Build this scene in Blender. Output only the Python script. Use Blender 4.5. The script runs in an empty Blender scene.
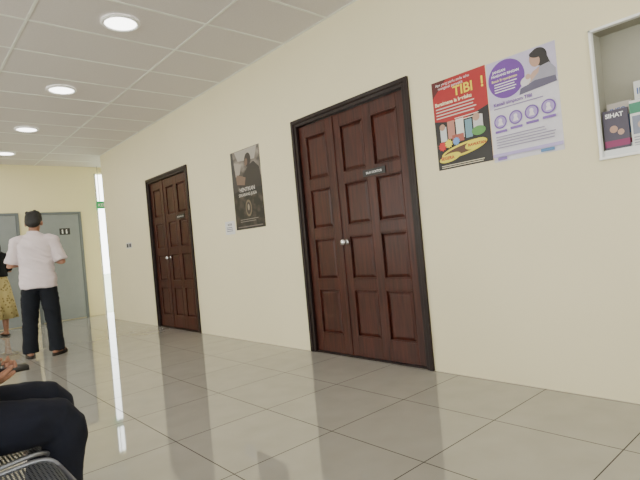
import bpy, bmesh, math, random
from mathutils import Vector, Matrix, noise
random.seed(4)
SC=bpy.context.scene.collection
XW=2.916; ZC=2.90; YB=10.1; YE=9.0

# ------------------------------------------------------------ materials
def new_mat(name):
    m=bpy.data.materials.new(name); m.use_nodes=True
    return m,m.node_tree.nodes,m.node_tree.links,m.node_tree.nodes['Principled BSDF']
def mat(name,col,rough=.6,metal=0,var=.06,scale=8,bump=0,coat=0,spec=.5,stretch=(1,1,1),sheen=0,lo=.3,hi=.7,col2=None):
    m,N,L,b=new_mat(name)
    tc=N.new('ShaderNodeTexCoord');mp=N.new('ShaderNodeMapping');mp.inputs['Scale'].default_value=stretch
    L.new(tc.outputs['Object'],mp.inputs[0])
    nz=N.new('ShaderNodeTexNoise');nz.inputs['Scale'].default_value=scale;nz.inputs['Detail'].default_value=4
    L.new(mp.outputs[0],nz.inputs['Vector'])
    rp=N.new('ShaderNodeValToRGB')
    rp.color_ramp.elements[0].position=lo;rp.color_ramp.elements[1].position=hi
    rp.color_ramp.elements[0].color=[c*(1-var) for c in col]+[1]
    rp.color_ramp.elements[1].color=(list(col2)+[1]) if col2 else [min(1,c*(1+var)) for c in col]+[1]
    L.new(nz.outputs['Fac'],rp.inputs[0]);L.new(rp.outputs[0],b.inputs['Base Color'])
    b.inputs['Roughness'].default_value=rough;b.inputs['Metallic'].default_value=metal
    b.inputs['Coat Weight'].default_value=coat;b.inputs['Specular IOR Level'].default_value=spec
    b.inputs['Sheen Weight'].default_value=sheen
    if bump:
        bp=N.new('ShaderNodeBump');bp.inputs['Strength'].default_value=bump;bp.inputs['Distance'].default_value=.01
        L.new(nz.outputs['Fac'],bp.inputs['Height']);L.new(bp.outputs[0],b.inputs['Normal'])
    return m
def emis(name,col,s):
    m,N,L,b=new_mat(name);b.inputs['Base Color'].default_value=(*col,1)
    b.inputs['Emission Color'].default_value=(*col,1);b.inputs['Emission Strength'].default_value=s
    return m
FLAT={}
def flat(c,rough=.45):
    if not isinstance(c,tuple): return c
    k=tuple(round(x,3) for x in c)
    if k not in FLAT: FLAT[k]=mat('print_%d'%len(FLAT),c,rough,var=.03,scale=30)
    return FLAT[k]
def grid_mat(name,base,line,px,x0,py,y0,w,rough,var,scale,spec=.5,coat=0):
    m,N,L,b=new_mat(name)
    tc=N.new('ShaderNodeTexCoord');sp=N.new('ShaderNodeSeparateXYZ');L.new(tc.outputs['Object'],sp.inputs[0])
    ds=[]
    for o,p,o0 in (('X',px,x0),('Y',py,y0)):
        a=N.new('ShaderNodeMath');a.operation='SUBTRACT';a.inputs[1].default_value=o0;L.new(sp.outputs[o],a.inputs[0])
        c=N.new('ShaderNodeMath');c.operation='PINGPONG';c.inputs[1].default_value=p/2;L.new(a.outputs[0],c.inputs[0])
        ds.append(c)
    mn=N.new('ShaderNodeMath');mn.operation='MINIMUM';L.new(ds[0].outputs[0],mn.inputs[0]);L.new(ds[1].outputs[0],mn.inputs[1])
    lt=N.new('ShaderNodeMath');lt.operation='LESS_THAN';lt.inputs[1].default_value=w;L.new(mn.outputs[0],lt.inputs[0])
    nz=N.new('ShaderNodeTexNoise');nz.inputs['Scale'].default_value=scale;nz.inputs['Detail'].default_value=6
    L.new(tc.outputs['Object'],nz.inputs['Vector'])
    rp=N.new('ShaderNodeValToRGB');rp.color_ramp.elements[0].position=.3;rp.color_ramp.elements[1].position=.7
    rp.color_ramp.elements[0].color=[c*(1-var) for c in base]+[1];rp.color_ramp.elements[1].color=[c*(1+var) for c in base]+[1]
    L.new(nz.outputs['Fac'],rp.inputs[0])
    mx=N.new('ShaderNodeMix');mx.data_type='RGBA';mx.inputs['B'].default_value=(*line,1)
    L.new(lt.outputs[0],mx.inputs['Factor']);L.new(rp.outputs[0],mx.inputs['A']);L.new(mx.outputs['Result'],b.inputs['Base Color'])
    mr=N.new('ShaderNodeMapRange');mr.inputs['To Min'].default_value=rough;mr.inputs['To Max'].default_value=.9
    L.new(lt.outputs[0],mr.inputs[0]);L.new(mr.outputs[0],b.inputs['Roughness'])
    mr2=N.new('ShaderNodeMapRange');mr2.inputs['To Min'].default_value=spec;mr2.inputs['To Max'].default_value=.1
    L.new(lt.outputs[0],mr2.inputs[0]);L.new(mr2.outputs[0],b.inputs['Specular IOR Level'])
    return m
M_wall=mat('wall_paint_cream',(.74,.68,.465),.75,var=.015,scale=1.5,bump=.02)
M_wallb=mat('wall_paint_yellow',(.77,.70,.42),.75,var=.015,scale=1.5)
M_floor=grid_mat('floor_tile',(.345,.33,.295),(.05,.045,.04),.6,2.3,.6,1.38,.0026,.035,.05,5,spec=1.0)
M_ceil=mat('ceiling_tile',(.64,.605,.59),.9,var=.03,scale=60,bump=.05)
M_tbar=mat('ceiling_grid',(.76,.78,.72),.5)
M_wood=mat('mahogany',(.044,.0105,.0062),.36,var=.5,scale=5,stretch=(3,10,.7),spec=.32)
M_woodf=mat('dark_wood_frame',(.012,.005,.0045),.4,var=.3,scale=5,stretch=(3,9,.8),spec=.3)
M_white=mat('white_trim',(.8,.8,.78),.4,var=.02)
M_black=mat('black_plastic',(.012,.012,.013),.35,var=.1)
M_blackcloth=mat('black_cotton',(.010,.010,.012),.9,var=.2,bump=.2,spec=.2)
M_steel=mat('steel',(.55,.55,.56),.25,1,var=.05)
M_greydoor=mat('grey_door_paint',(.23,.255,.26),.45,var=.03)
M_greyfr=mat('grey_frame_paint',(.13,.15,.16),.45,var=.03)
M_shirt=mat('shirt_cotton',(.66,.57,.59),.9,var=.06,scale=7,bump=.6)
M_trous=mat('dark_trousers',(.007,.009,.014),.9,var=.2,scale=6,bump=.6,spec=.3)
M_navy=mat('navy_trousers',(.006,.0075,.016),.9,var=.3,scale=9,bump=.7,spec=.3)
M_skin=mat('skin',(.30,.145,.09),.55,var=.06,scale=12)
M_hair=mat('black_hair',(.008,.007,.007),.6,var=.3,scale=40,bump=.4,stretch=(1,1,.3))
M_sole=mat('sandal',(.02,.014,.012),.6)
M_lip=mat('lip',(.28,.09,.07),.5)
M_eye=mat('eye',(.02,.015,.012),.2)
M_redtop=mat('red_top',(.25,.03,.03),.85,var=.15)
M_glass=mat('brochure_acrylic',(.7,.72,.72),.15,var=.01)
M_haze=mat('poster_photo_haze',(.035,.030,.027),.45,var=.5,scale=5,col2=(.30,.26,.22),lo=.38,hi=.68,stretch=(1,1.6,1))
M_murk=mat('poster_photo_murk',(.012,.010,.009),.45,var=.4,scale=9,col2=(.09,.07,.05),lo=.45,hi=.75)

# ------------------------------------------------------------ helpers
def link(o,parent=None):
    SC.objects.link(o)
    if parent: o.parent=parent
    return o
def empty(name,loc=(0,0,0),mtx=None):
    e=bpy.data.objects.new(name,None);e.empty_display_size=.1;SC.objects.link(e)
    e.matrix_world=mtx if mtx is not None else Matrix.Translation(loc)
    return e
def addbox(bm,lo,hi,mi=0):
    vs=[bm.verts.new((x,y,z)) for x in (lo[0],hi[0]) for y in (lo[1],hi[1]) for z in (lo[2],hi[2])]
    for f in ((0,1,3,2),(4,6,7,5),(0,4,5,1),(2,3,7,6),(0,2,6,4),(1,5,7,3)):
        fc=bm.faces.new([vs[i] for i in f]);fc.material_index=mi
def finish(bm,name,mats,parent=None,smooth=False,bevel=0):
    bmesh.ops.recalc_face_normals(bm,faces=bm.faces)
    me=bpy.data.meshes.new(name);bm.to_mesh(me);bm.free()
    for m in (mats if isinstance(mats,list) else [mats]): me.materials.append(m)
    if smooth:
        for p in me.polygons: p.use_smooth=True
    o=link(bpy.data.objects.new(name,me),parent)
    if bevel:
        b=o.modifiers.new('b','BEVEL');b.width=bevel;b.segments=2;b.limit_method='ANGLE'
    return o
def boxes(name,lst,mats,parent=None,bevel=0):
    bm=bmesh.new()
    for t in lst: addbox(bm,t[0],t[1],t[2] if len(t)>2 else 0)
    return finish(bm,name,mats,parent,bevel=bevel)
def cyl(bm,a,b,r,r2=None,seg=20,mi=0):
    a=Vector(a);b=Vector(b);r2=r if r2 is None else r2
    q=(b-a).to_track_quat('Z','Y')
    A=[];B=[]
    for i in range(seg):
        t=2*math.pi*i/seg;d=Vector((math.cos(t),math.sin(t),0))
        A.append(bm.verts.new(a+q@(d*r)));B.append(bm.verts.new(b+q@(d*r2)))
    for i in range(seg):
        f=bm.faces.new([A[i],A[(i+1)%seg],B[(i+1)%seg],B[i]]);f.material_index=mi
    for l in (A[::-1],B):
        f=bm.faces.new(l);f.material_index=mi
def ell(bm,c,r,rot=None,seg=16,mi=0):
    M=Matrix.Translation(Vector(c))@((rot or Matrix.Identity(3)).to_4x4())@Matrix.Diagonal((*r,1))
    g=bmesh.ops.create_uvsphere(bm,u_segments=seg,v_segments=seg//2+2,radius=1,matrix=M)
    for v in g['verts']:
        for f in v.link_faces: f.material_index=mi
def tube(bm,pts,rad,seg=14,side=Vector((1,0,0)),mi=0):
    """closed tube through pts; rad entries float or (r_side,r_other)"""
    pts=[Vector(p) for p in pts];n=len(pts)
    rad=[(r,r) if not isinstance(r,tuple) else r for r in rad]
    secs=[]
    def frame(i):
        d=(pts[min(i+1,n-1)]-pts[max(i-1,0)]).normalized()
        s=side-d*side.dot(d)
        if s.length<.15: s=Vector((0,1,0))-d*d.y
        s.normalize();return d,s,d.cross(s)
    for i in range(n):
        d,s,u=frame(i)
        if i==0:
            m=min(rad[0])
            for k in (85,60,30): 
                c=math.radians(k);secs.append((pts[0]-d*m*math.sin(c)*.9,s,u,rad[0][0]*math.cos(c),rad[0][1]*math.cos(c)))
        secs.append((pts[i],s,u,rad[i][0],rad[i][1]))
        if i==n-1:
            m=min(rad[-1])
            for k in (30,60,85):
                c=math.radians(k);secs.append((pts[-1]+d*m*math.sin(c)*.9,s,u,rad[-1][0]*math.cos(c),rad[-1][1]*math.cos(c)))
    rings=[]
    for c,s,u,a,b in secs:
        rings.append([bm.verts.new(c+s*a*math.cos(2*math.pi*j/seg)+u*b*math.sin(2*math.pi*j/seg)) for j in range(seg)])
    for i in range(len(rings)-1):
        for j in range(seg):
            bm.faces.new([rings[i][j],rings[i][(j+1)%seg],rings[i+1][(j+1)%seg],rings[i+1][j]])
    bm.faces.new(rings[0][::-1]);bm.faces.new(rings[-1])
def loft(bm,secs,seg=28):
    """secs: (center, rx, ry) stacked elliptical rings (x side, y depth), capped"""
    rings=[]
    for c,rx,ry in secs:
        c=Vector(c);rings.append([bm.verts.new(c+Vector((rx*math.cos(2*math.pi*j/seg),ry*math.sin(2*math.pi*j/seg),0))) for j in range(seg)])
    for i in range(len(rings)-1):
        for j in range(seg):
            bm.faces.new([rings[i][j],rings[i][(j+1)%seg],rings[i+1][(j+1)%seg],rings[i+1][j]])
    bm.faces.new(rings[0][::-1]);bm.faces.new(rings[-1])
def remesh(bm,vox,it=6,wr=0,fr=(5,5,14)):
    """union the overlapping parts of bm into one continuous smooth surface; return mesh"""
    bmesh.ops.recalc_face_normals(bm,faces=bm.faces)
    me=bpy.data.meshes.new('t');bm.to_mesh(me);bm.free()
    o=bpy.data.objects.new('t',me);SC.objects.link(o)
    r=o.modifiers.new('r','REMESH');r.mode='VOXEL';r.voxel_size=vox
    s=o.modifiers.new('s','SMOOTH');s.iterations=it;s.factor=.5
    dg=bpy.context.evaluated_depsgraph_get();dg.update()
    out=bpy.data.meshes.new_from_object(o.evaluated_get(dg))
    bpy.data.objects.remove(o)
    if wr:  # cloth folds
        out.update();nn=[v.normal.copy() for v in out.vertices]
        for v,n in zip(out.vertices,nn):
            c=v.co;q=Vector((c.x*fr[0]+c.z*3,c.y*fr[1]-c.z*2,c.z*fr[2]+c.x*6))
            d=noise.noise(q)+.5*noise.noise(q*2.1)
            v.co=c+n*wr*(1-2*abs(d))
    return out
def assemble(name,parts,mtx):
    """parts: list of (mesh, material) -> single mesh object"""
    bm=bmesh.new();mats=[]
    for me,m in parts:
        if m not in mats: mats.append(m)
        n=len(bm.faces);bm.from_mesh(me);bm.faces.ensure_lookup_table()
        for f in bm.faces[n:]: f.material_index=mats.index(m);f.smooth=True
    me=bpy.data.meshes.new(name);bm.to_mesh(me);bm.free()
    for m in mats: me.materials.append(m)
    o=link(bpy.data.objects.new(name,me));o.matrix_world=mtx;return o
def hand(bm,w,d,n,side,curl=.5,s=1):
    """w wrist, d direction of fingers, n palm normal (side palm faces), side=+1/-1 thumb side"""
    w=Vector(w);d=Vector(d).normalized();n=Vector(n);n=(n-d*n.dot(d)).normalized();t=d.cross(n)*side
    q=lambda a,b,c: w+(d*a+t*b+n*c)*s
    R=Matrix((t,d,n)).transposed()
    ell(bm,q(.045,0,0),(.040*s,.052*s,.016*s),R)
    tube(bm,[q(-.02,0,0),q(.03,0,0)],[.025*s,.022*s],8)
    for k,(off,l) in enumerate(((.028,.070),(.010,.078),(-.009,.072),(-.027,.056))):
        p=q(.082-abs(off)*.25,off,0);pts=[p-d*.02*s,p];ang=curl*.6
        for seg in (.45,.3,.25):
            p=p+(d*math.cos(ang)+n*math.sin(ang))*l*seg*s;pts.append(p);ang+=curl
        tube(bm,pts,[.0095*s,.0095*s,.009*s,.008*s,.007*s],8,side=t)
    tube(bm,[q(.012,.022,0),q(.038,.044,.008),q(.062,.052,.018),q(.082,.046,.026)],[.013*s,.011*s,.0095*s,.008*s],8)
def head(bmS,bmH,bmF,c,tilt,yawh=0,longhair=False,sc=1):
    """c head centre; builds with face along +y of local frame then pitched by tilt"""
    R=Matrix.Rotation(yawh,3,'Z')@Matrix.Rotation(tilt,3,'X');c=Vector(c);P=lambda x,y,z:c+R@Vector((x,y,z))*sc
    E=lambda b,p,r,seg=16: ell(b,p,tuple(k*sc for k in r),R,seg)
    E(bmS,P(0,-.005,.02),(.074,.092,.092),24)
    E(bmS,P(0,.030,-.045),(.054,.058,.062),20)
    E(bmS,P(0,.070,-.088),(.022,.018,.016),12)
    tube(bmS,[P(0,.086,.012),P(0,.104,-.022)],[.008*sc,.014*sc],8)
    for s in (-1,1):
        E(bmS,P(s*.079,-.003,-.012),(.011,.020,.032),12)
        E(bmS,P(s*.030,.082,.026),(.020,.010,.006),10)
        E(bmF,P(s*.031,.084,.006),(.013,.006,.006),10)
    E(bmH,P(0,-.016,.038),(.085,.094,.090),24)
    E(bmH,P(0,-.052,-.005),(.079,.058,.074),20)
    E(bmH,P(0,.045,.088),(.058,.047,.028),16)
    for k in range(14):
        t=k*2.4;E(bmH,P(.06*math.cos(t),-.02+.06*math.sin(t),.085+.02*math.sin(k*5.1)),(.022,.022,.022),8)
    if longhair:
        E(bmH,P(0,-.075,-.09),(.075,.045,.13),18)
    m=bmesh.new();E(m,P(0,.089,-.052),(.022,.007,.006),12);return m

# ------------------------------------------------------------ room shell
boxes('floor',[((-4.1,-4,-.1),(XW+.15,YB+.15,0)),((XW+.15,YE-.15,-.1),(4.4,YB+.15,0))],M_floor)
boxes('ceiling',[((-4.1,-4,ZC),(XW+.15,YB+.15,ZC+.1)),((XW+.15,YE-.15,ZC),(4.4,YB+.15,ZC+.1))],M_ceil)
tb=[]
x=2.1
while x>-4: tb.append(((x-.010,-4,ZC-.004),(x+.010,YB,ZC+.02)));x-=1.2
y=4.16-.6*13
while y<YB:
    if y>-4: tb.append(((-4,y-.010,ZC-.0042),(XW,y+.010,ZC+.02)))
    y+=.6
tb.append(((XW-.02,-4,ZC-.006),(XW,YE,ZC+.02)))
boxes('trim_ceiling_grid',tb,M_tbar)
DA=(2.19,3.56);DB=(5.75,7.06);HT=(-.7,.965);DZ=2.15;HZ=(1.305,2.01)
T=.15
boxes('wall_right',[((XW,-4,0),(XW+T,HT[0],ZC)),((XW,HT[0],0),(XW+T,HT[1],HZ[0])),((XW,HT[0],HZ[1]),(XW+T,HT[1],ZC)),
 ((XW,HT[1],0),(XW+T,DA[0],ZC)),((XW,DA[0],DZ),(XW+T,DA[1],ZC)),((XW,DA[1],0),(XW+T,DB[0],ZC)),
 ((XW,DB[0],DZ),(XW+T,DB[1],ZC)),((XW,DB[1],0),(XW+T,YE,ZC)),((XW+T,YE-T,0),(4.4,YE,ZC))],M_wall)
BX=3.12
boxes('wall_back',[((-4.1,YB,0),(BX,YB+T,ZC)),((BX,YB,2.78),(4.4,YB+T,ZC))],M_wallb)
boxes('wall_corridor_end',[((4.25,YE,0),(4.4,YB,ZC))],M_wall)
def windowed(name,axis,pos,lo,hi,openings,m):
    L=[];c=lo
    def B(a,b,z0,z1):
        if axis=='x': L.append(((pos,a,z0),(pos+T,b,z1)))
        else: L.append(((a,pos,z0),(b,pos+T,z1)))
    for a,b in openings:
        B(c,a,0,ZC);B(a,b,0,.9);B(a,b,2.3,ZC);c=b
    B(c,hi,0,ZC);return boxes(name,L,m)
WL=[(-3,-.6),(.2,2.6),(3.4,5.8),(6.6,9.0)]
windowed('wall_left','x',-4.1-T,-4,YB,WL,M_wall)
WR=[(-3,-.6),(.2,2.4)]
windowed('wall_rear','y',-4-T,-4.1,XW+T,WR,M_wall)
k=1
for a,b in WL:
    boxes('window_%d'%k,[((-4.15,a,.9),(-4.1,a+.05,2.3)),((-4.15,b-.05,.9),(-4.1,b,2.3)),((-4.15,a,.9),(-4.1,b,.95)),((-4.15,a,2.25),(-4.1,b,2.3)),((-4.15,(a+b)/2-.025,.9),(-4.1,(a+b)/2+.025,2.3))],M_steel);k+=1
for a,b in WR:
    boxes('window_%d'%k,[((a,-4.05,.9),(a+.05,-4,2.3)),((b-.05,-4.05,.9),(b,-4,2.3)),((a,-4.05,.9),(b,-4,.95)),((a,-4.05,2.25),(b,-4,2.3))],M_steel);k+=1
boxes('door_frame_exit',[((BX,YB+.03,0),(BX+.04,YB+.09,2.78)),((3.66,YB+.03,0),(3.72,YB+.09,2.78)),((4.19,YB+.03,0),(4.25,YB+.09,2.78))],M_steel)
g=mat('outdoor_grass_concrete',(.50,.56,.46),.9,var=.15,scale=2)
boxes('ground_outside',[((-30,YB+.15,-.12),(40,50,-.06))],g)

# ------------------------------------------------------------ panelled double doors
def paneled_door(name,y0,y1):
    e=empty(name,(XW,(y0+y1)/2,0));
    c=(y0+y1)/2;S=lambda l:[((a[0],a[1]-c,a[2]),(b[0],b[1]-c,b[2]))+tuple(r) for a,b,*r in l]
    fw=.06
    boxes('frame',S([((-.012,y0,0),(.12,y0+fw,DZ)),((-.012,y1-fw,0),(.12,y1,DZ)),((-.012,y0+fw,DZ-fw),(.12,y1-fw,DZ)),
       ((-.022,y0-.006,0),(-.0,y0+.028,DZ+.006)),((-.022,y1-.028,0),(-.0,y1+.006,DZ+.006)),((-.022,y0+.028,DZ-.028),(0,y1-.028,DZ+.006))]),M_woodf,e,bevel=.004)
    boxes('threshold',S([((.0,y0+fw,0),(.11,y1-fw,.012))]),M_woodf,e)
    a=y0+fw;b=y1-fw;split=a+.80*(b-a)/1.25
    zt=DZ-fw-.004
    for nm,l,r,cols in (('leaf_main',a+.002,split-.003,2),('leaf_side',split+.003,b-.002,1)):
        bm=bmesh.new()
        addbox(bm,(.036,l-c,.014),(.065,r-c,zt))
        st=.085
        rows=[(.18,.58),(.67,1.04),(1.13,1.49),(1.58,1.98)]
        w=(r-l-st*(cols+1))/cols
        for i in range(cols+1):
            yy=l+i*(w+st);addbox(bm,(.02,yy-c,.014),(.038,yy+st-c,zt))
        zs=[.014]+[z for rr in rows for z in rr]+[zt]
        for i in range(cols):
            p0=l+st+i*(w+st);p1=p0+w
            for j in range(0,len(zs),2): addbox(bm,(.02,p0-c,zs[j]),(.038,p1-c,zs[j+1]))
            for z0,z1 in rows:
                m1=.010
                for (u0,u1,v0,v1) in ((p0,p1,z0,z0+m1),(p0,p1,z1-m1,z1),(p0,p0+m1,z0+m1,z1-m1),(p1-m1,p1,z0+m1,z1-m1)):
                    addbox(bm,(.0175,u0-c,v0),(.037,u1-c,v1))
                o1=.014;o2=.036
                A=[bm.verts.new((.0355,yy-c,zz)) for yy,zz in ((p0+o1,z0+o1),(p1-o1,z0+o1),(p1-o1,z1-o1),(p0+o1,z1-o1))]
                B=[bm.verts.new((.027,yy-c,zz)) for yy,zz in ((p0+o2,z0+o2),(p1-o2,z0+o2),(p1-o2,z1-o2),(p0+o2,z1-o2))]
                for q in range(4): bm.faces.new([A[q],A[(q+1)%4],B[(q+1)%4],B[q]])
                bm.faces.new(B)
        finish(bm,nm,M_wood,e,bevel=.0025)
    boxes('astragal',S([((.010,split-.014,.014),(.045,split+.014,zt))]),M_wood,e,bevel=.004)
    bm=bmesh.new();hy=split-.055-c;hz=.99
    cyl(bm,(.02,hy,hz),(.012,hy,hz),.026,seg=24)
    cyl(bm,(.01,hy,hz),(-.015,hy,hz),.012)
    ell(bm,(-.026,hy,hz),(.022,.030,.030))
    finish(bm,'knob',M_steel,e,smooth=True)
    return e
d1=paneled_door('door_1',*DA)
d2=paneled_door('door_2',*DB)
def grey_door(name,x0,x1):
    e=empty(name,((x0+x1)/2,YB,0));h=(x1-x0)/2
    boxes('frame',[((-h,-.03,0),(-h+.05,.0,2.03)),((h-.05,-.03,0),(h,0,2.03)),((-h+.05,-.03,1.98),(h-.05,0,2.03))],M_greyfr,e,bevel=.004)
    boxes('leaf',[((-h+.052,-.018,.01),(h-.052,0,1.978))],M_greydoor,e,bevel=.002)
    bm=bmesh.new();cyl(bm,(-h+.11,-.018,1.0),(-h+.11,-.06,1.0),.012);cyl(bm,(-h+.11,-.055,1.0),(-h+.22,-.055,1.0),.010)
    finish(bm,'lever_handle',M_steel,e,smooth=True)
    return e
g1=grey_door('door_3',1.98,2.82);g2=grey_door('door_4',.9,1.78)

# ------------------------------------------------------------ flat printed things
def facing(y_left,z_bot,x=XW):
    return Matrix(((0,0,-1,x),(-1,0,0,y_left),(0,1,0,z_bot),(0,0,0,1)))
def facingB(x_left,z_bot,y):
    return Matrix(((1,0,0,x_left),(0,0,-1,y),(0,1,0,z_bot),(0,0,0,1)))
class Sheet:
    def __init__(s,name,mtx,w,h,col,th=.002,e=None):
        s.e=e or empty(name,mtx=mtx);s.w=w;s.h=h;s.k=0;s.z=th
        if col is not None: boxes('sheet',[((0,0,0),(w,h,th))],flat(col),s.e)
    def up(s): s.z+=.0002;return s.z
    def poly(s,nm,pts,col):
        z=s.up();bm=bmesh.new();bm.faces.new([bm.verts.new((u,v,z)) for u,v in pts])
        me=bpy.data.meshes.new(nm);bm.to_mesh(me);bm.free();me.materials.append(flat(col));link(bpy.data.objects.new(nm,me),s.e)
    def rect(s,nm,u0,v0,u1,v1,col): s.poly(nm,[(u0,v0),(u1,v0),(u1,v1),(u0,v1)],col)
    def disc(s,nm,u,v,r,col,ry=None,rot=0):
        ry=ry or r;P=[]
        for i in range(36):
            t=i*math.pi/18;a,b=r*math.cos(t),ry*math.sin(t);P.append((u+a*math.cos(rot)-b*math.sin(rot),v+a*math.sin(rot)+b*math.cos(rot)))
        s.poly(nm,P,col)
    def star(s,nm,u,v,r,col,n=10):
        s.poly(nm,[(u+(r if i%2 else r*.7)*math.cos(i*math.pi/n),v+(r if i%2 else r*.7)*math.sin(i*math.pi/n)) for i in range(2*n)],col)
    def text(s,t,u,v,size,col,align='LEFT',bold=0,sx=1):
        z=s.up();c=bpy.data.curves.new('lettering','FONT');c.body=t;c.size=size;c.align_x=align;c.extrude=.0001;c.offset=bold
        c.materials.append(flat(col));o=link(bpy.data.objects.new('lettering',c),s.e);o.location=(u,v,z);o.scale=(sx,1,1)
    def lines(s,u0,u1,v,n,dv,th,col):
        for i in range(n): s.rect('text_line',u0,v-i*dv,u0+(u1-u0)*random.uniform(.8,1),v-i*dv+th,col)
W_=(.75,.75,.75)
p=Sheet('health_poster',facing(1.99,1.425),.41,.61,(.36,.012,.016))
p.poly('dark_field',[(0,0),(.41,0),(.41,.36),(.2,.30),(0,.34)],(.012,.010,.010))
p.poly('dark_corner',[(0,.5),(.0,.61),(.12,.61)],(.09,.01,.01))
p.text('Apa yang perlu anda tahu',.03,.575,.026,W_)
p.text('mengenai penyakit',.05,.548,.026,W_)
p.text('TIBI',.165,.480,.090,(.80,.60,.02),bold=.002)
p.rect('exclam',.375,.50,.388,.55,(.80,.60,.02));p.disc('exclam_dot',.381,.488,.008,(.80,.60,.02))
p.text('Bagaimana ia berlaku',.015,.44,.034,(.80,.74,.5),bold=.001)
p.lines(.02,.37,.415,4,.021,.008,(.6,.5,.45))
p.lines(.16,.38,.325,2,.017,.006,(.7,.6,.5))
for i,(a,b,w,h,c) in enumerate(((.04,.19,.05,.10,(.55,.58,.6)),(.10,.20,.055,.12,(.45,.2,.15)),(.165,.19,.06,.13,(.65,.65,.6)),(.235,.18,.05,.12,(.15,.28,.35)),(.295,.2,.07,.11,(.55,.55,.55)),(.13,.17,.09,.05,(.35,.09,.06)))):
    p.rect('picture',a,b,a+w,b+h,c)
p.disc('face',.06,.29,.022,(.4,.24,.16));p.disc('face',.32,.30,.025,(.45,.28,.2))
p.disc('green_patch',.33,.21,.05,(.10,.28,.07),.03)
p.disc('yellow_swoosh',.21,.115,.175,(.66,.56,.03),.040,.14)
p.disc('yellow_inner',.21,.115,.155,(.10,.04,.02),.026,.14)
p.disc('yellow_panel',.10,.075,.085,(.68,.60,.04),.028,.15);p.disc('yellow_panel',.30,.13,.08,(.68,.60,.04),.03,.15)
p.star('burst',.05,.16,.035,(.5,.02,.02));p.star('burst',.10,.17,.033,(.68,.60,.04));p.star('burst',.16,.175,.03,(.15,.3,.6))
p.text('SEGERA',.03,.065,.03,(.4,.015,.015),bold=.001);p.text('RAWATAN',.245,.12,.026,(.4,.015,.015),bold=.001)
p.lines(.03,.36,.022,2,.012,.005,(.6,.55,.4))
p=Sheet('health_poster',facing(1.573,1.405),.43,.625,(.50,.46,.62))
p.poly('white_field',[(0,0),(.43,0),(.43,.42),(.0,.33)],(.62,.60,.66))
p.disc('circle',.125,.50,.118,(.14,.04,.30))
p.text('JANGAN',.04,.55,.022,W_,bold=.0006);p.text('PANDANG RINGAN',.03,.525,.020,W_,bold=.0006);p.text('Batuk Berpanjangan',.03,.495,.021,(.7,.6,.25),bold=.0006);p.lines(.045,.20,.475,4,.016,.006,W_)
p.disc('hair',.330,.565,.052,(.015,.012,.012),.052);p.poly('hair_fall',[(.30,.60),(.375,.575),(.40,.50),(.385,.44),(.345,.46),(.33,.53)],(.015,.012,.012))
p.disc('face',.308,.55,.030,(.45,.28,.2),.040,.3);p.disc('fringe',.318,.583,.040,(.015,.012,.012),.020,-.2)
p.poly('torso',[(.27,.405),(.42,.415),(.425,.47),(.39,.515),(.325,.505),(.285,.47)],(.30,.29,.36))
p.poly('skirt',[(.20,.375),(.425,.395),(.42,.43),(.30,.435),(.21,.41)],(.10,.09,.15))
p.poly('arm',[(.235,.435),(.295,.490),(.335,.505),(.325,.475),(.26,.42)],(.5,.33,.26));p.disc('cloth',.245,.445,.032,(.62,.59,.62),.026,.4);p.disc('baby_face',.262,.468,.016,(.5,.34,.26))
p.text('Kenali simptom TIBI',.03,.345,.030,(.14,.04,.30),bold=.0006)
p.lines(.03,.40,.325,1,.02,.007,(.25,.2,.35))
for i in range(4):
    u=.065+i*.10;v=.245+i*.006
    p.disc('ring',u,v,.042,(.15,.06,.34));p.disc('icon_bg',u,v,.034,(.36,.28,.55));p.disc('icon_head',u,v+.01,.012,(.7,.65,.7));p.poly('icon_body',[(u-.018,v-.022),(u+.018,v-.022),(u+.010,v),(u-.010,v)],(.7,.65,.7))
    p.rect('caption',u-.038,.178+i*.006,u+.038,.193+i*.006,(.2,.1,.4))
p.lines(.03,.40,.15,5,.017,.006,(.28,.25,.36))
p.rect('footer_band',.0,.03,.43,.05,(.42,.35,.62));p.rect('logo',.03,.008,.09,.026,(.2,.12,.4));p.rect('logo',.30,.008,.38,.026,(.08,.2,.4))
# dark photographic poster
p=Sheet('dark_poster',facing(4.69,1.225),.56,.855,(.012,.010,.010))
p.rect('photo',.0,.42,.56,.855,M_haze)
p.poly('light_patch',[(.14,.74),(.46,.72),(.52,.85),(.08,.85)],(.36,.33,.29))
p.poly('light_patch',[(.02,.56),(.16,.60),(.20,.70),(.06,.74)],(.34,.30,.26))
p.disc('figure_head',.33,.73,.060,(.03,.022,.02),.075,-.3);p.disc('cheek',.30,.71,.028,(.15,.09,.065),.040,-.3)
p.poly('figure',[(.16,.42),(.56,.42),(.54,.62),(.44,.70),(.34,.67),(.22,.58)],(.025,.02,.018))
p.poly('arm',[(.04,.50),(.10,.60),(.27,.55),(.24,.47)],(.17,.11,.08))
p.poly('left_dark_area',[(0,.40),(.10,.42),(.04,.855),(0,.855)],(.04,.037,.037))  # dark area printed along the left side
p.rect('lower_photo',.0,.0,.56,.36,M_murk)
p.text('HENTIKAN',.28,.405,.060,(.55,.52,.48),'CENTER',bold=.001)
p.text('SEKARANG JUGA',.28,.355,.045,(.50,.47,.42),'CENTER',bold=.001)
p.disc('emblem',.28,.22,.06,(.15,.12,.08),.09);p.disc('emblem_in',.28,.22,.042,(.04,.03,.025),.065);p.disc('emblem_core',.28,.23,.018,(.28,.24,.18),.035)
p.lines(.10,.46,.10,2,.022,.007,(.22,.2,.18));p.rect('strip',.04,.02,.52,.032,(.15,.13,.12))
p=Sheet('paper_notice',facing(4.93,1.19),.20,.15,(.66,.66,.66))
p.text('NOTIS',.1,.10,.032,(.03,.03,.05),'CENTER',bold=.001);p.lines(.03,.17,.075,3,.02,.008,(.1,.1,.15))
p=Sheet('wall_sign',facing(8.10,1.20),.24,.09,(.62,.62,.6))
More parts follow.
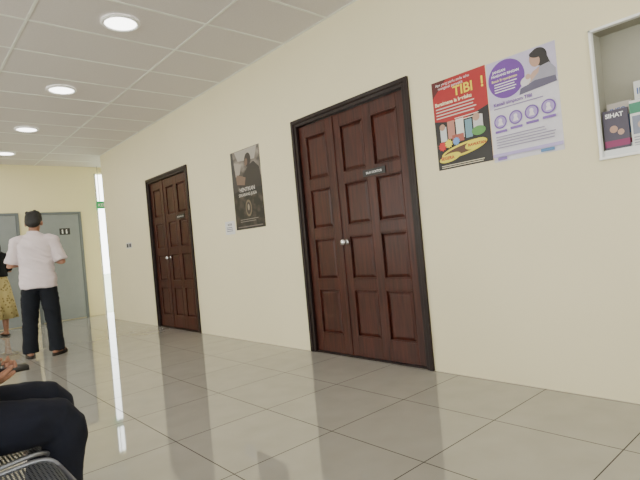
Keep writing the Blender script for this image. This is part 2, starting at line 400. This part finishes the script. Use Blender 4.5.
p.rect('icon',.02,.015,.10,.075,(.03,.03,.03));p.rect('icon',.13,.015,.22,.075,(.1,.1,.12))
def plate(door,y_left,z,w,h,t):
    e=empty('nameplate',mtx=facing(y_left,z,XW+.0165));p=Sheet('',None,w,h,(.01,.01,.011),.004,e=e)
    p.text(t,w/2,h*.32,h*.48,W_,'CENTER',bold=.0002)
    e.parent=door;e.matrix_parent_inverse=Matrix.Translation(-door.location)
plate(d1,2.73,1.503,.24,.052,'BILIK DOKTOR')
plate(d2,6.20,1.50,.24,.052,'BILIK RAWATAN')
p=Sheet('restroom_sign',facingB(2.42,1.60,YB-.018),.18,.12,(.012,.012,.012),.004)
p.disc('pictogram',.05,.085,.014,W_);p.rect('pictogram',.037,.02,.063,.068,W_);p.disc('pictogram',.12,.085,.014,W_);p.rect('pictogram',.107,.02,.133,.068,W_)
p=Sheet('exit_sign',facingB(3.10,2.07,YB-.1),.34,.14,(.02,.35,.12),.03)
p.text('KELUAR',.17,.035,.085,W_,'CENTER',bold=.001)
boxes('hanger',[((.05,.14,.01),(.06,.83,.02)),((.28,.14,.01),(.29,.83,.02))],M_steel,p.e)

# ------------------------------------------------------------ display niche with brochures
e=empty('display_niche',(XW,0,0))
f=.014
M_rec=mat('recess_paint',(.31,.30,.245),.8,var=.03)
boxes('frame',[((-.012,HT[1]-f,HZ[0]),(.02,HT[1],HZ[1])),((-.012,HT[0],HZ[0]),(.02,HT[0]+f,HZ[1])),((-.02,HT[0],HZ[0]),(.14,HT[1],HZ[0]+f)),((-.012,HT[0],HZ[1]-f),(.02,HT[1],HZ[1]))],M_white,e,bevel=.002)
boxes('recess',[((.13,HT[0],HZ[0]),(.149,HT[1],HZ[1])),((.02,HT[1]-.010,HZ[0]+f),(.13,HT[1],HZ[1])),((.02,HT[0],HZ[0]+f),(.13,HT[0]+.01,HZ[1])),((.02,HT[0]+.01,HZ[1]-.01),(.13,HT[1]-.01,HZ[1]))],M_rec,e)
def brochure(name,y_left,z,w,h,col,x,art):
    p=Sheet(name,facing(y_left,z,x),w,h,col,.008);art(p,w,h)
def artA(p,w,h):
    p.rect('photo',0,h*.35,w,h*.8,(.06,.05,.08));p.disc('face',w*.4,h*.58,w*.16,(.4,.24,.17));p.disc('face',w*.68,h*.5,w*.13,(.45,.28,.2));p.rect('band',0,h*.2,w,h*.34,(.22,.02,.10));p.text('SIHAT',w*.1,h*.84,h*.13,W_,bold=.001);p.lines(w*.1,w*.8,h*.12,2,.012,.005,W_)
def artB(p,w,h):
    p.rect('band',0,h*.75,w,h*.95,(.04,.22,.13));p.rect('photo',w*.08,h*.35,w*.92,h*.7,(.20,.22,.30));p.disc('face',w*.5,h*.52,w*.2,(.5,.35,.27));p.lines(w*.1,w*.9,h*.28,4,.014,.006,(.25,.25,.3))
def artC(p,w,h):
    p.rect('band',0,0,w,h*.3,(.38,.03,.06));p.rect('photo',w*.1,h*.4,w*.9,h*.75,(.10,.2,.4));p.text('INFO',w*.1,h*.82,h*.12,(.05,.1,.3),bold=.001)
zb=HZ[0]+f+.001
brochure('magazine',.944,zb,.120,.245,(.06,.05,.08),XW+.035,artA)
brochure('brochure',.815,zb,.105,.27,(.60,.61,.60),XW+.035,artB)
brochure('magazine',.700,zb,.16,.24,(.5,.5,.52),XW+.035,artC)
brochure('magazine',.930,zb,.115,.285,(.42,.38,.34),XW+.07,artC)
brochure('brochure',.800,zb,.105,.375,(.58,.6,.58),XW+.085,artC)
brochure('brochure',.680,zb,.12,.38,(.3,.4,.25),XW+.085,artB)
boxes('brochure_holder',[((.016,.50,zb),(.019,.950,zb+.035)),((.055,.50,zb),(.058,.950,zb+.06))],M_glass,e)

# ------------------------------------------------------------ ceiling lights
M_led=emis('led_diffuser',(1,.98,.95),7)
def downlight(x,y):
    e=empty('ceiling_downlight',(x,y,ZC))
    bm=bmesh.new();n=40
    prof=[(.145,0),(.147,-.010),(.138,-.018),(.122,-.016),(.120,-.008)]
    rings=[[bm.verts.new((r*math.cos(2*math.pi*i/n),r*math.sin(2*math.pi*i/n),z-.004)) for i in range(n)] for r,z in prof]
    for a,b in zip(rings,rings[1:]):
        for i in range(n): bm.faces.new([a[i],a[(i+1)%n],b[(i+1)%n],b[i]])
    finish(bm,'rim',M_white,e,smooth=True)
    bm=bmesh.new();bm.faces.new([bm.verts.new((.121*math.cos(2*math.pi*i/n),.121*math.sin(2*math.pi*i/n),-.013)) for i in range(n)][::-1])
    finish(bm,'diffuser',M_led,e)
    l=bpy.data.lights.new('lamp','AREA');l.shape='DISK';l.size=.22;l.energy=6.8;l.color=(1,.95,.87);lo=link(bpy.data.objects.new('lamp',l),e);lo.location=(0,0,-.02)
for x in (1.5,-.9,-3.3):  # first row's far lamps are visible; the rest are unseen, added for illumination
    for y in (-1.5,.26,2.06,3.86,5.66,7.46,9.1): downlight(x,y)

# ------------------------------------------------------------ daylight
def area(name,loc,rot,sx,sy,e,col):
    l=bpy.data.lights.new(name,'AREA');l.shape='RECTANGLE';l.size=sx;l.size_y=sy;l.energy=e;l.color=col
    o=link(bpy.data.objects.new(name,l));o.location=loc;o.rotation_euler=rot;return o
for a,b in WL: area('window_daylight',(-4.3,(a+b)/2,1.6),(0,math.radians(-90),0),1.4,b-a,36,(1,.97,.90))
for a,b in WR: area('window_daylight',((a+b)/2,-4.2,1.6),(math.radians(90),0,0),b-a,1.4,31,(1,.97,.90))
w=bpy.data.worlds.new('w');bpy.context.scene.world=w;w.use_nodes=True
N=w.node_tree.nodes;bg=N['Background'];bg.inputs[0].default_value=(.96,1,.96,1);bg.inputs[1].default_value=7.5

# ------------------------------------------------------------ people
def standing_man():
    sh=bmesh.new()
    loft(sh,[((0,0,.785),.190,.140),((0,0,.87),.190,.138),((0,-.003,.95),.182,.126),((0,-.003,1.04),.174,.118),((0,-.008,1.15),.184,.120),((0,-.012,1.26),.194,.120),((0,-.014,1.33),.180,.100),((0,-.012,1.385),.120,.080),((0,0,1.42),.062,.062)])
    skn=bmesh.new();tr=bmesh.new();ha=bmesh.new();ey=bmesh.new()
    for s in (-1,1):
        S=Vector((s*.185,-.015,1.325));E=Vector((s*.262,-.02,1.06));W=Vector((s*.12,.235,1.13))
        M=S.lerp(E,.72)
        tube(sh,[S+Vector((-s*.05,0,.01)),S,S.lerp(E,.45),M],[.070,.070,.063,.062])
        cyl(sh,S.lerp(E,.45),S.lerp(E,.90),.063,.068)
        tube(skn,[S.lerp(E,.5),E,E.lerp(W,.35),W],[.045,.043,.042,.028])
        hand(skn,W,(-s*.55,.75,.35),(-s*.3,-.5,.8),s if s<0 else s,.6,1)
        H=Vector((s*.085,0,.84));K=Vector((s*.115,.012,.46));A=Vector((s*.135,-.01,.14))
        tube(tr,[H,H.lerp(K,.5),K,K.lerp(A,.4),A],[(.088,.104),.096,.083,.078,.074])
        cyl(tr,A+Vector((0,0,.04)),A+Vector((0,0,-.085)),.076,.080,seg=24)
        tube(skn,[Vector((s*.135,-.01,.16)),Vector((s*.135,-.005,.06))],[.036,.036])
        dv=Vector((s*.32,1,0)).normalized();F=lambda a,z,o=0: Vector((s*.135,-.02,0))+dv*a+Vector((o,0,z))
        tube(skn,[F(-.045,.05),F(.05,.052),F(.13,.036),F(.165,.03)],[.030,.036,(.042,.02),(.036,.014)])
    loft(tr,[((0,0,.76),.10,.09),((0,0,.82),.155,.108),((0,0,.90),.158,.110),((0,0,.98),.152,.104)])
    tube(skn,[(0,-.01,1.36),(0,.0,1.44),(0,.012,1.50)],[.062,.056,.056])
    tube(sh,[(0,-.035,1.425),(0,.03,1.41)],[(.070,.026),(.064,.026)])
    mo=head(skn,ha,ey,(0,.025,1.54),-.32,sc=1.06)
    parts=[(remesh(sh,.009,4,.009),M_shirt),(remesh(tr,.010,4,.006),M_trous),(remesh(skn,.0055,2),M_skin),(remesh(ha,.008,2),M_hair)]
    for b_,m_ in ((ey,M_eye),(mo,M_lip)):
        me=bpy.data.meshes.new('t');b_.to_mesh(me);b_.free();parts.append((me,m_))
    sd=bmesh.new()
    for s in (-1,1):
        dv=Vector((s*.32,1,0)).normalized();o=Vector((s*.135,-.02,0));R=Matrix((Vector((dv.y,-dv.x,0)),dv,Vector((0,0,1)))).transposed()
        lo=[];hi=[]
        for i in range(24):
            t=2*math.pi*i/24;v=Vector((.050*math.cos(t)*(1+.18*math.sin(t)),.05+.142*math.sin(t),0))
            lo.append(sd.verts.new(o+R@v));hi.append(sd.verts.new(o+R@v+Vector((0,0,.028))))
        for i in range(24): sd.faces.new([lo[i],lo[(i+1)%24],hi[(i+1)%24],hi[i]])
        sd.faces.new(lo[::-1]);sd.faces.new(hi)
        for a in (.075,.12):
            pts=[o+R@Vector((.046*math.cos(q),a,.015+.05*math.sin(q))) for q in [math.pi*k/8 for k in range(9)]]
            tube(sd,pts,[(.018,.005)]*9,8,side=dv)
    me=bpy.data.meshes.new('t');sd.to_mesh(me);sd.free();parts.append((me,M_sole))
    ph=bmesh.new();addbox(ph,(-.036,.345,1.175),(.036,.355,1.315));me=bpy.data.meshes.new('t');ph.to_mesh(me);ph.free();parts.append((me,M_black))
    hd=math.radians(-24)
    return assemble('standing_man',parts,Matrix.Translation((1.27,6.40,0))@Matrix.Rotation(hd,4,'Z'))
standing_man()

def skirt_mat():
    m,N,L,b=new_mat('yellow_print_fabric')
    tc=N.new('ShaderNodeTexCoord');v=N.new('ShaderNodeTexVoronoi');v.inputs['Scale'].default_value=22;L.new(tc.outputs['Object'],v.inputs['Vector'])
    r=N.new('ShaderNodeValToRGB');r.color_ramp.elements[0].position=.25;r.color_ramp.elements[1].position=.4
    r.color_ramp.elements[0].color=(.22,.17,.06,1);r.color_ramp.elements[1].color=(.46,.38,.17,1)
    L.new(v.outputs['Distance'],r.inputs[0]);L.new(r.outputs[0],b.inputs['Base Color']);b.inputs['Roughness'].default_value=.9;return m
def standing_woman():
    top=bmesh.new();sk=bmesh.new();sn=bmesh.new();ha=bmesh.new();ey=bmesh.new();so=bmesh.new()
    loft(top,[((0,0,.93),.180,.145),((0,0,1.0),.168,.130),((0,0,1.06),.150,.115),((0,.02,1.18),.155,.125),((0,0,1.28),.155,.10),((0,0,1.33),.11,.075),((0,0,1.36),.055,.055)])
    n=48;rings=[]
    for z,rx,ry,fa in ((1.04,.13,.10,0),(.95,.155,.12,.0),(.8,.185,.15,.008),(.55,.215,.185,.018),(.28,.25,.215,.026),(.285,.24,.205,.026)):
        rings.append([sk.verts.new(((rx+fa*math.sin(9*t))*math.cos(t),(ry+fa*math.sin(9*t))*math.sin(t),z)) for t in [2*math.pi*i/n for i in range(n)]])
    for a,b in zip(rings,rings[1:]):
        for i in range(n): sk.faces.new([a[i],a[(i+1)%n],b[(i+1)%n],b[i]])
    sk.faces.new(rings[0])
    for s in (-1,1):
        S=Vector((s*.155,0,1.28));E=Vector((s*.20,-.03,1.02));W=Vector((s*.14,.19,1.0))
        tube(top,[S+Vector((-s*.04,0,0)),S,S.lerp(E,.9)],[.055,.055,.050])
        tube(sn,[S.lerp(E,.4),E,W],[.038,.036,.024]);hand(sn,W,(-s*.5,.8,.1),(-s,.0,.3),s,.5,.9)
        tube(sn,[(s*.08,0,.6),(s*.08,0,.42),(s*.085,-.02,.30),(s*.09,0,.08)],[.06,.050,.050,.032])
        tube(sn,[(s*.09,-.03,.045),(s*.095,.05,.045),(s*.10,.13,.03)],[.028,.033,(.036,.016)])
        ell(so,(s*.098,.045,.018),(.045,.13,.018));
        tube(so,[(s*.098-.045,.08,.02),(s*.098,.08,.065),(s*.098+.045,.08,.02)],[(.02,.005)]*3,8,side=Vector((0,1,0)))
    tube(sn,[(0,0,1.31),(0,.01,1.43)],[.05,.047])
    mo=head(sn,ha,ey,(0,.02,1.47),-.25,0,True)
    parts=[(remesh(top,.012,4),M_blackcloth),(remesh(sn,.006,2),M_skin),(remesh(ha,.01,3),M_hair)]
    for b_,m_ in ((ey,M_eye),(mo,M_lip),(sk,skirt_mat()),(so,M_sole)):
        bmesh.ops.recalc_face_normals(b_,faces=b_.faces)
        me=bpy.data.meshes.new('t');b_.to_mesh(me);b_.free();parts.append((me,m_))
    return assemble('standing_woman',parts,Matrix.Translation((1.22,9.08,0))@Matrix.Rotation(math.radians(20),4,'Z'))
standing_woman()

SEATZ=.43
def seated_man():
    sh=bmesh.new();tr=bmesh.new();sn=bmesh.new();ha=bmesh.new();ey=bmesh.new();so=bmesh.new()
    loft(sh,[((0,.0,SEATZ+.05),.165,.13),((0,.0,.62),.165,.13),((0,.03,.78),.175,.125),((0,.06,.92),.185,.115),((0,.07,.98),.165,.095),((0,.075,1.03),.11,.075),((0,.085,1.07),.06,.06)])
    loft(tr,[((0,.0,SEATZ+.005),.13,.12),((0,.0,SEATZ+.06),.165,.135),((0,0,.60),.15,.12)])
    for s in (-1,1):
        H=Vector((s*.095,.02,SEATZ+.095));K=Vector((s*.155,.435+(.0 if s>0 else .04),.495));A=Vector((s*.15,.40,.12))
        tube(tr,[H,H.lerp(K,.5),K+Vector((0,-.06,.006)),K+Vector((0,-.02,-.002)),K+Vector((0,0,-.028)),K+Vector((0,.002,-.065)),K.lerp(A,.4),A],[.092,.085,.074,.071,.069,.067,.065,.058])
        tube(sn,[A+Vector((0,0,.08)),A+Vector((0,0,-.06))],[.036,.036])
        tube(sn,[A+Vector((0,-.04,-.075)),A+Vector((0,.05,-.075)),A+Vector((0,.14,-.088))],[.028,.034,(.038,.018)])
        tube(so,[A+Vector((0,-.06,-.100)),A+Vector((0,.06,-.100)),A+Vector((0,.17,-.100))],[(.040,.018),(.044,.018),(.046,.018)])
        tube(so,[A+Vector((-.045,.08,-.09)),A+Vector((0,.08,-.035)),A+Vector((.045,.08,-.09))],[(.03,.006)]*3,8,side=Vector((0,1,0)))
        S=Vector((s*.18,.06,.955));E=Vector((s*.245,.03,.69));W=Vector((s*.13,.22,.655))
        tube(sh,[S+Vector((-s*.05,0,.01)),S,S.lerp(E,.75)],[.068,.066,.062])
        tube(sn,[S.lerp(E,.5),E,E.lerp(W,.35),W],[.043,.042,.041,.027])
        hand(sn,W,(-s*.65,.75,-.05),(-s*.2,-.2,.9),s,.55,1)
    tube(sn,[(0,.08,1.0),(0,.105,1.14)],[.058,.055])
    mo=head(sn,ha,ey,(0,.13,1.20),-.5)
    parts=[(remesh(sh,.012,5),M_redtop),(remesh(tr,.008,5,.0035,(9,9,9)),M_navy),(remesh(sn,.0045,2),M_skin),(remesh(ha,.01,2),M_hair)]
    ph=bmesh.new();addbox(ph,(-.085,.27,.665),(.085,.36,.68))
    for b_,m_ in ((ey,M_eye),(mo,M_lip),(so,M_sole),(ph,M_black)):
        bmesh.ops.recalc_face_normals(b_,faces=b_.faces)
        me=bpy.data.meshes.new('t');b_.to_mesh(me);b_.free();parts.append((me,m_))
    return assemble('seated_man',parts,Matrix.Translation((-.03,2.0,.0))@Matrix.Rotation(math.radians(-90),4,'Z'))
seated_man()

# ------------------------------------------------------------ beam seating with perforated metal seats
def perf_mat():
    m,N,L,b=new_mat('perforated_steel')
    tc=N.new('ShaderNodeTexCoord');sp=N.new('ShaderNodeSeparateXYZ');L.new(tc.outputs['UV'],sp.inputs[0])
    def mth(op,a,bv):
        n=N.new('ShaderNodeMath');n.operation=op
        for i,v in enumerate((a,bv)):
            if isinstance(v,(int,float)): n.inputs[i].default_value=v
            else: L.new(v,n.inputs[i])
        return n.outputs[0]
    P=.011
    u=mth('PINGPONG',sp.outputs['X'],P/2);v=mth('PINGPONG',sp.outputs['Y'],P/2)
    d=mth('SQRT',mth('ADD',mth('MULTIPLY',u,u),mth('MULTIPLY',v,v)),0)
    h=mth('LESS_THAN',d,.0031)
    tr=N.new('ShaderNodeBsdfTransparent');mx=N.new('ShaderNodeMixShader')
    out=N['Material Output'];L.new(h,mx.inputs[0]);L.new(b.outputs[0],mx.inputs[1]);L.new(tr.outputs[0],mx.inputs[2]);L.new(mx.outputs[0],out.inputs[0])
    b.inputs['Base Color'].default_value=(.10,.11,.125,1);b.inputs['Metallic'].default_value=.6;b.inputs['Roughness'].default_value=.45
    return m
M_perf=perf_mat();M_chrome=mat('seat_rim',(.24,.25,.28),.4,.8,var=.03)
def bench(yc):
    e=empty('waiting_bench',(0,yc[0],0))
    prof=[(-.30,.84),(-.27,.76),(-.235,.62),(-.20,.50),(-.165,.435),(-.11,.412),(0,.405),(.12,.408),(.23,.418),(.30,.424),(.335,.415),(.352,.39)]
    for y in yc:
        yo=y-yc[0];W=.235
        def corner(i):
            n=len(prof);k=min(i,n-1-i);return [.055,.018,.004][k] if k<3 else 0
        bm=bmesh.new();uvl=bm.loops.layers.uv.new();rows=[];dist=[0]
        for i in range(1,len(prof)): dist.append(dist[-1]+math.dist(prof[i],prof[i-1]))
        ny=12
        for i,(px,pz) in enumerate(prof):
            w=W-.012-corner(i);rows.append([bm.verts.new((px,yo-w+2*w*j/ny,pz-.012*math.sin(math.pi*j/ny))) for j in range(ny+1)])
        for i in range(len(prof)-1):
            for j in range(ny):
                f=bm.faces.new([rows[i][j],rows[i][j+1],rows[i+1][j+1],rows[i+1][j]]);f.smooth=True
                for lp in f.loops:
                    ii=i if lp.vert in rows[i] else i+1
                    lp[uvl].uv=(dist[ii],lp.vert.co.y)
        me=bpy.data.meshes.new('seat_shell');bm.to_mesh(me);bm.free();me.materials.append(M_perf)
        o=link(bpy.data.objects.new('seat_shell',me),e);s=o.modifiers.new('s','SUBSURF');s.levels=s.render_levels=2
        loop=[(px,yo-(W-.012-corner(i)),pz) for i,(px,pz) in enumerate(prof)]
        loop+=[(px,yo+(W-.012-corner(len(prof)-1-k)),pz) for k,(px,pz) in enumerate(prof[::-1])]
        c=bpy.data.curves.new('rim','CURVE');c.dimensions='3D';c.bevel_depth=.0075;c.bevel_resolution=3
        sp=c.splines.new('NURBS');sp.points.add(len(loop)-1)
        for q,pt in zip(sp.points,loop): q.co=(*pt,1)
        sp.use_cyclic_u=True;sp.order_u=3;c.materials.append(M_chrome);link(bpy.data.objects.new('rim',c),e)
        boxes('bracket',[((-.10,yo-.02,.36),(.20,yo+.02,.392))],M_chrome,e,bevel=.004)
    a=yc[0]-.25-yc[0];b=yc[-1]+.25-yc[0]
    boxes('beam',[((.0,a,.30),(.08,b,.36))],M_chrome,e,bevel=.006)
    bm=bmesh.new()
    for yy in (a+.12,b-.12):
        cyl(bm,(.04,yy,.30),(.04,yy,.05),.025);tube(bm,[(-.24,yy,.02),(.04,yy,.05),(.30,yy,.02)],[.018,.024,.018])
    finish(bm,'legs',M_chrome,e,smooth=True)
    return e
bench([.5,1.0,1.5,2.0])

# ------------------------------------------------------------ camera
yaw,pitch,roll,fpx=.7214,.0065,.0918,490
F=Vector((math.sin(yaw)*math.cos(pitch),math.cos(yaw)*math.cos(pitch),math.sin(pitch)))
R=Vector((math.cos(yaw),-math.sin(yaw),0));U=R.cross(F)
R2=R*math.cos(roll)-U*math.sin(roll);U2=R*math.sin(roll)+U*math.cos(roll)
cd=bpy.data.cameras.new('camera');co=link(bpy.data.objects.new('camera',cd))
m=Matrix((R2,U2,-F)).transposed().to_4x4();m.translation=(0,0,1.0);co.matrix_world=m
cd.sensor_width=36;cd.lens=36*fpx/640;cd.clip_start=.02
bpy.context.scene.camera=co
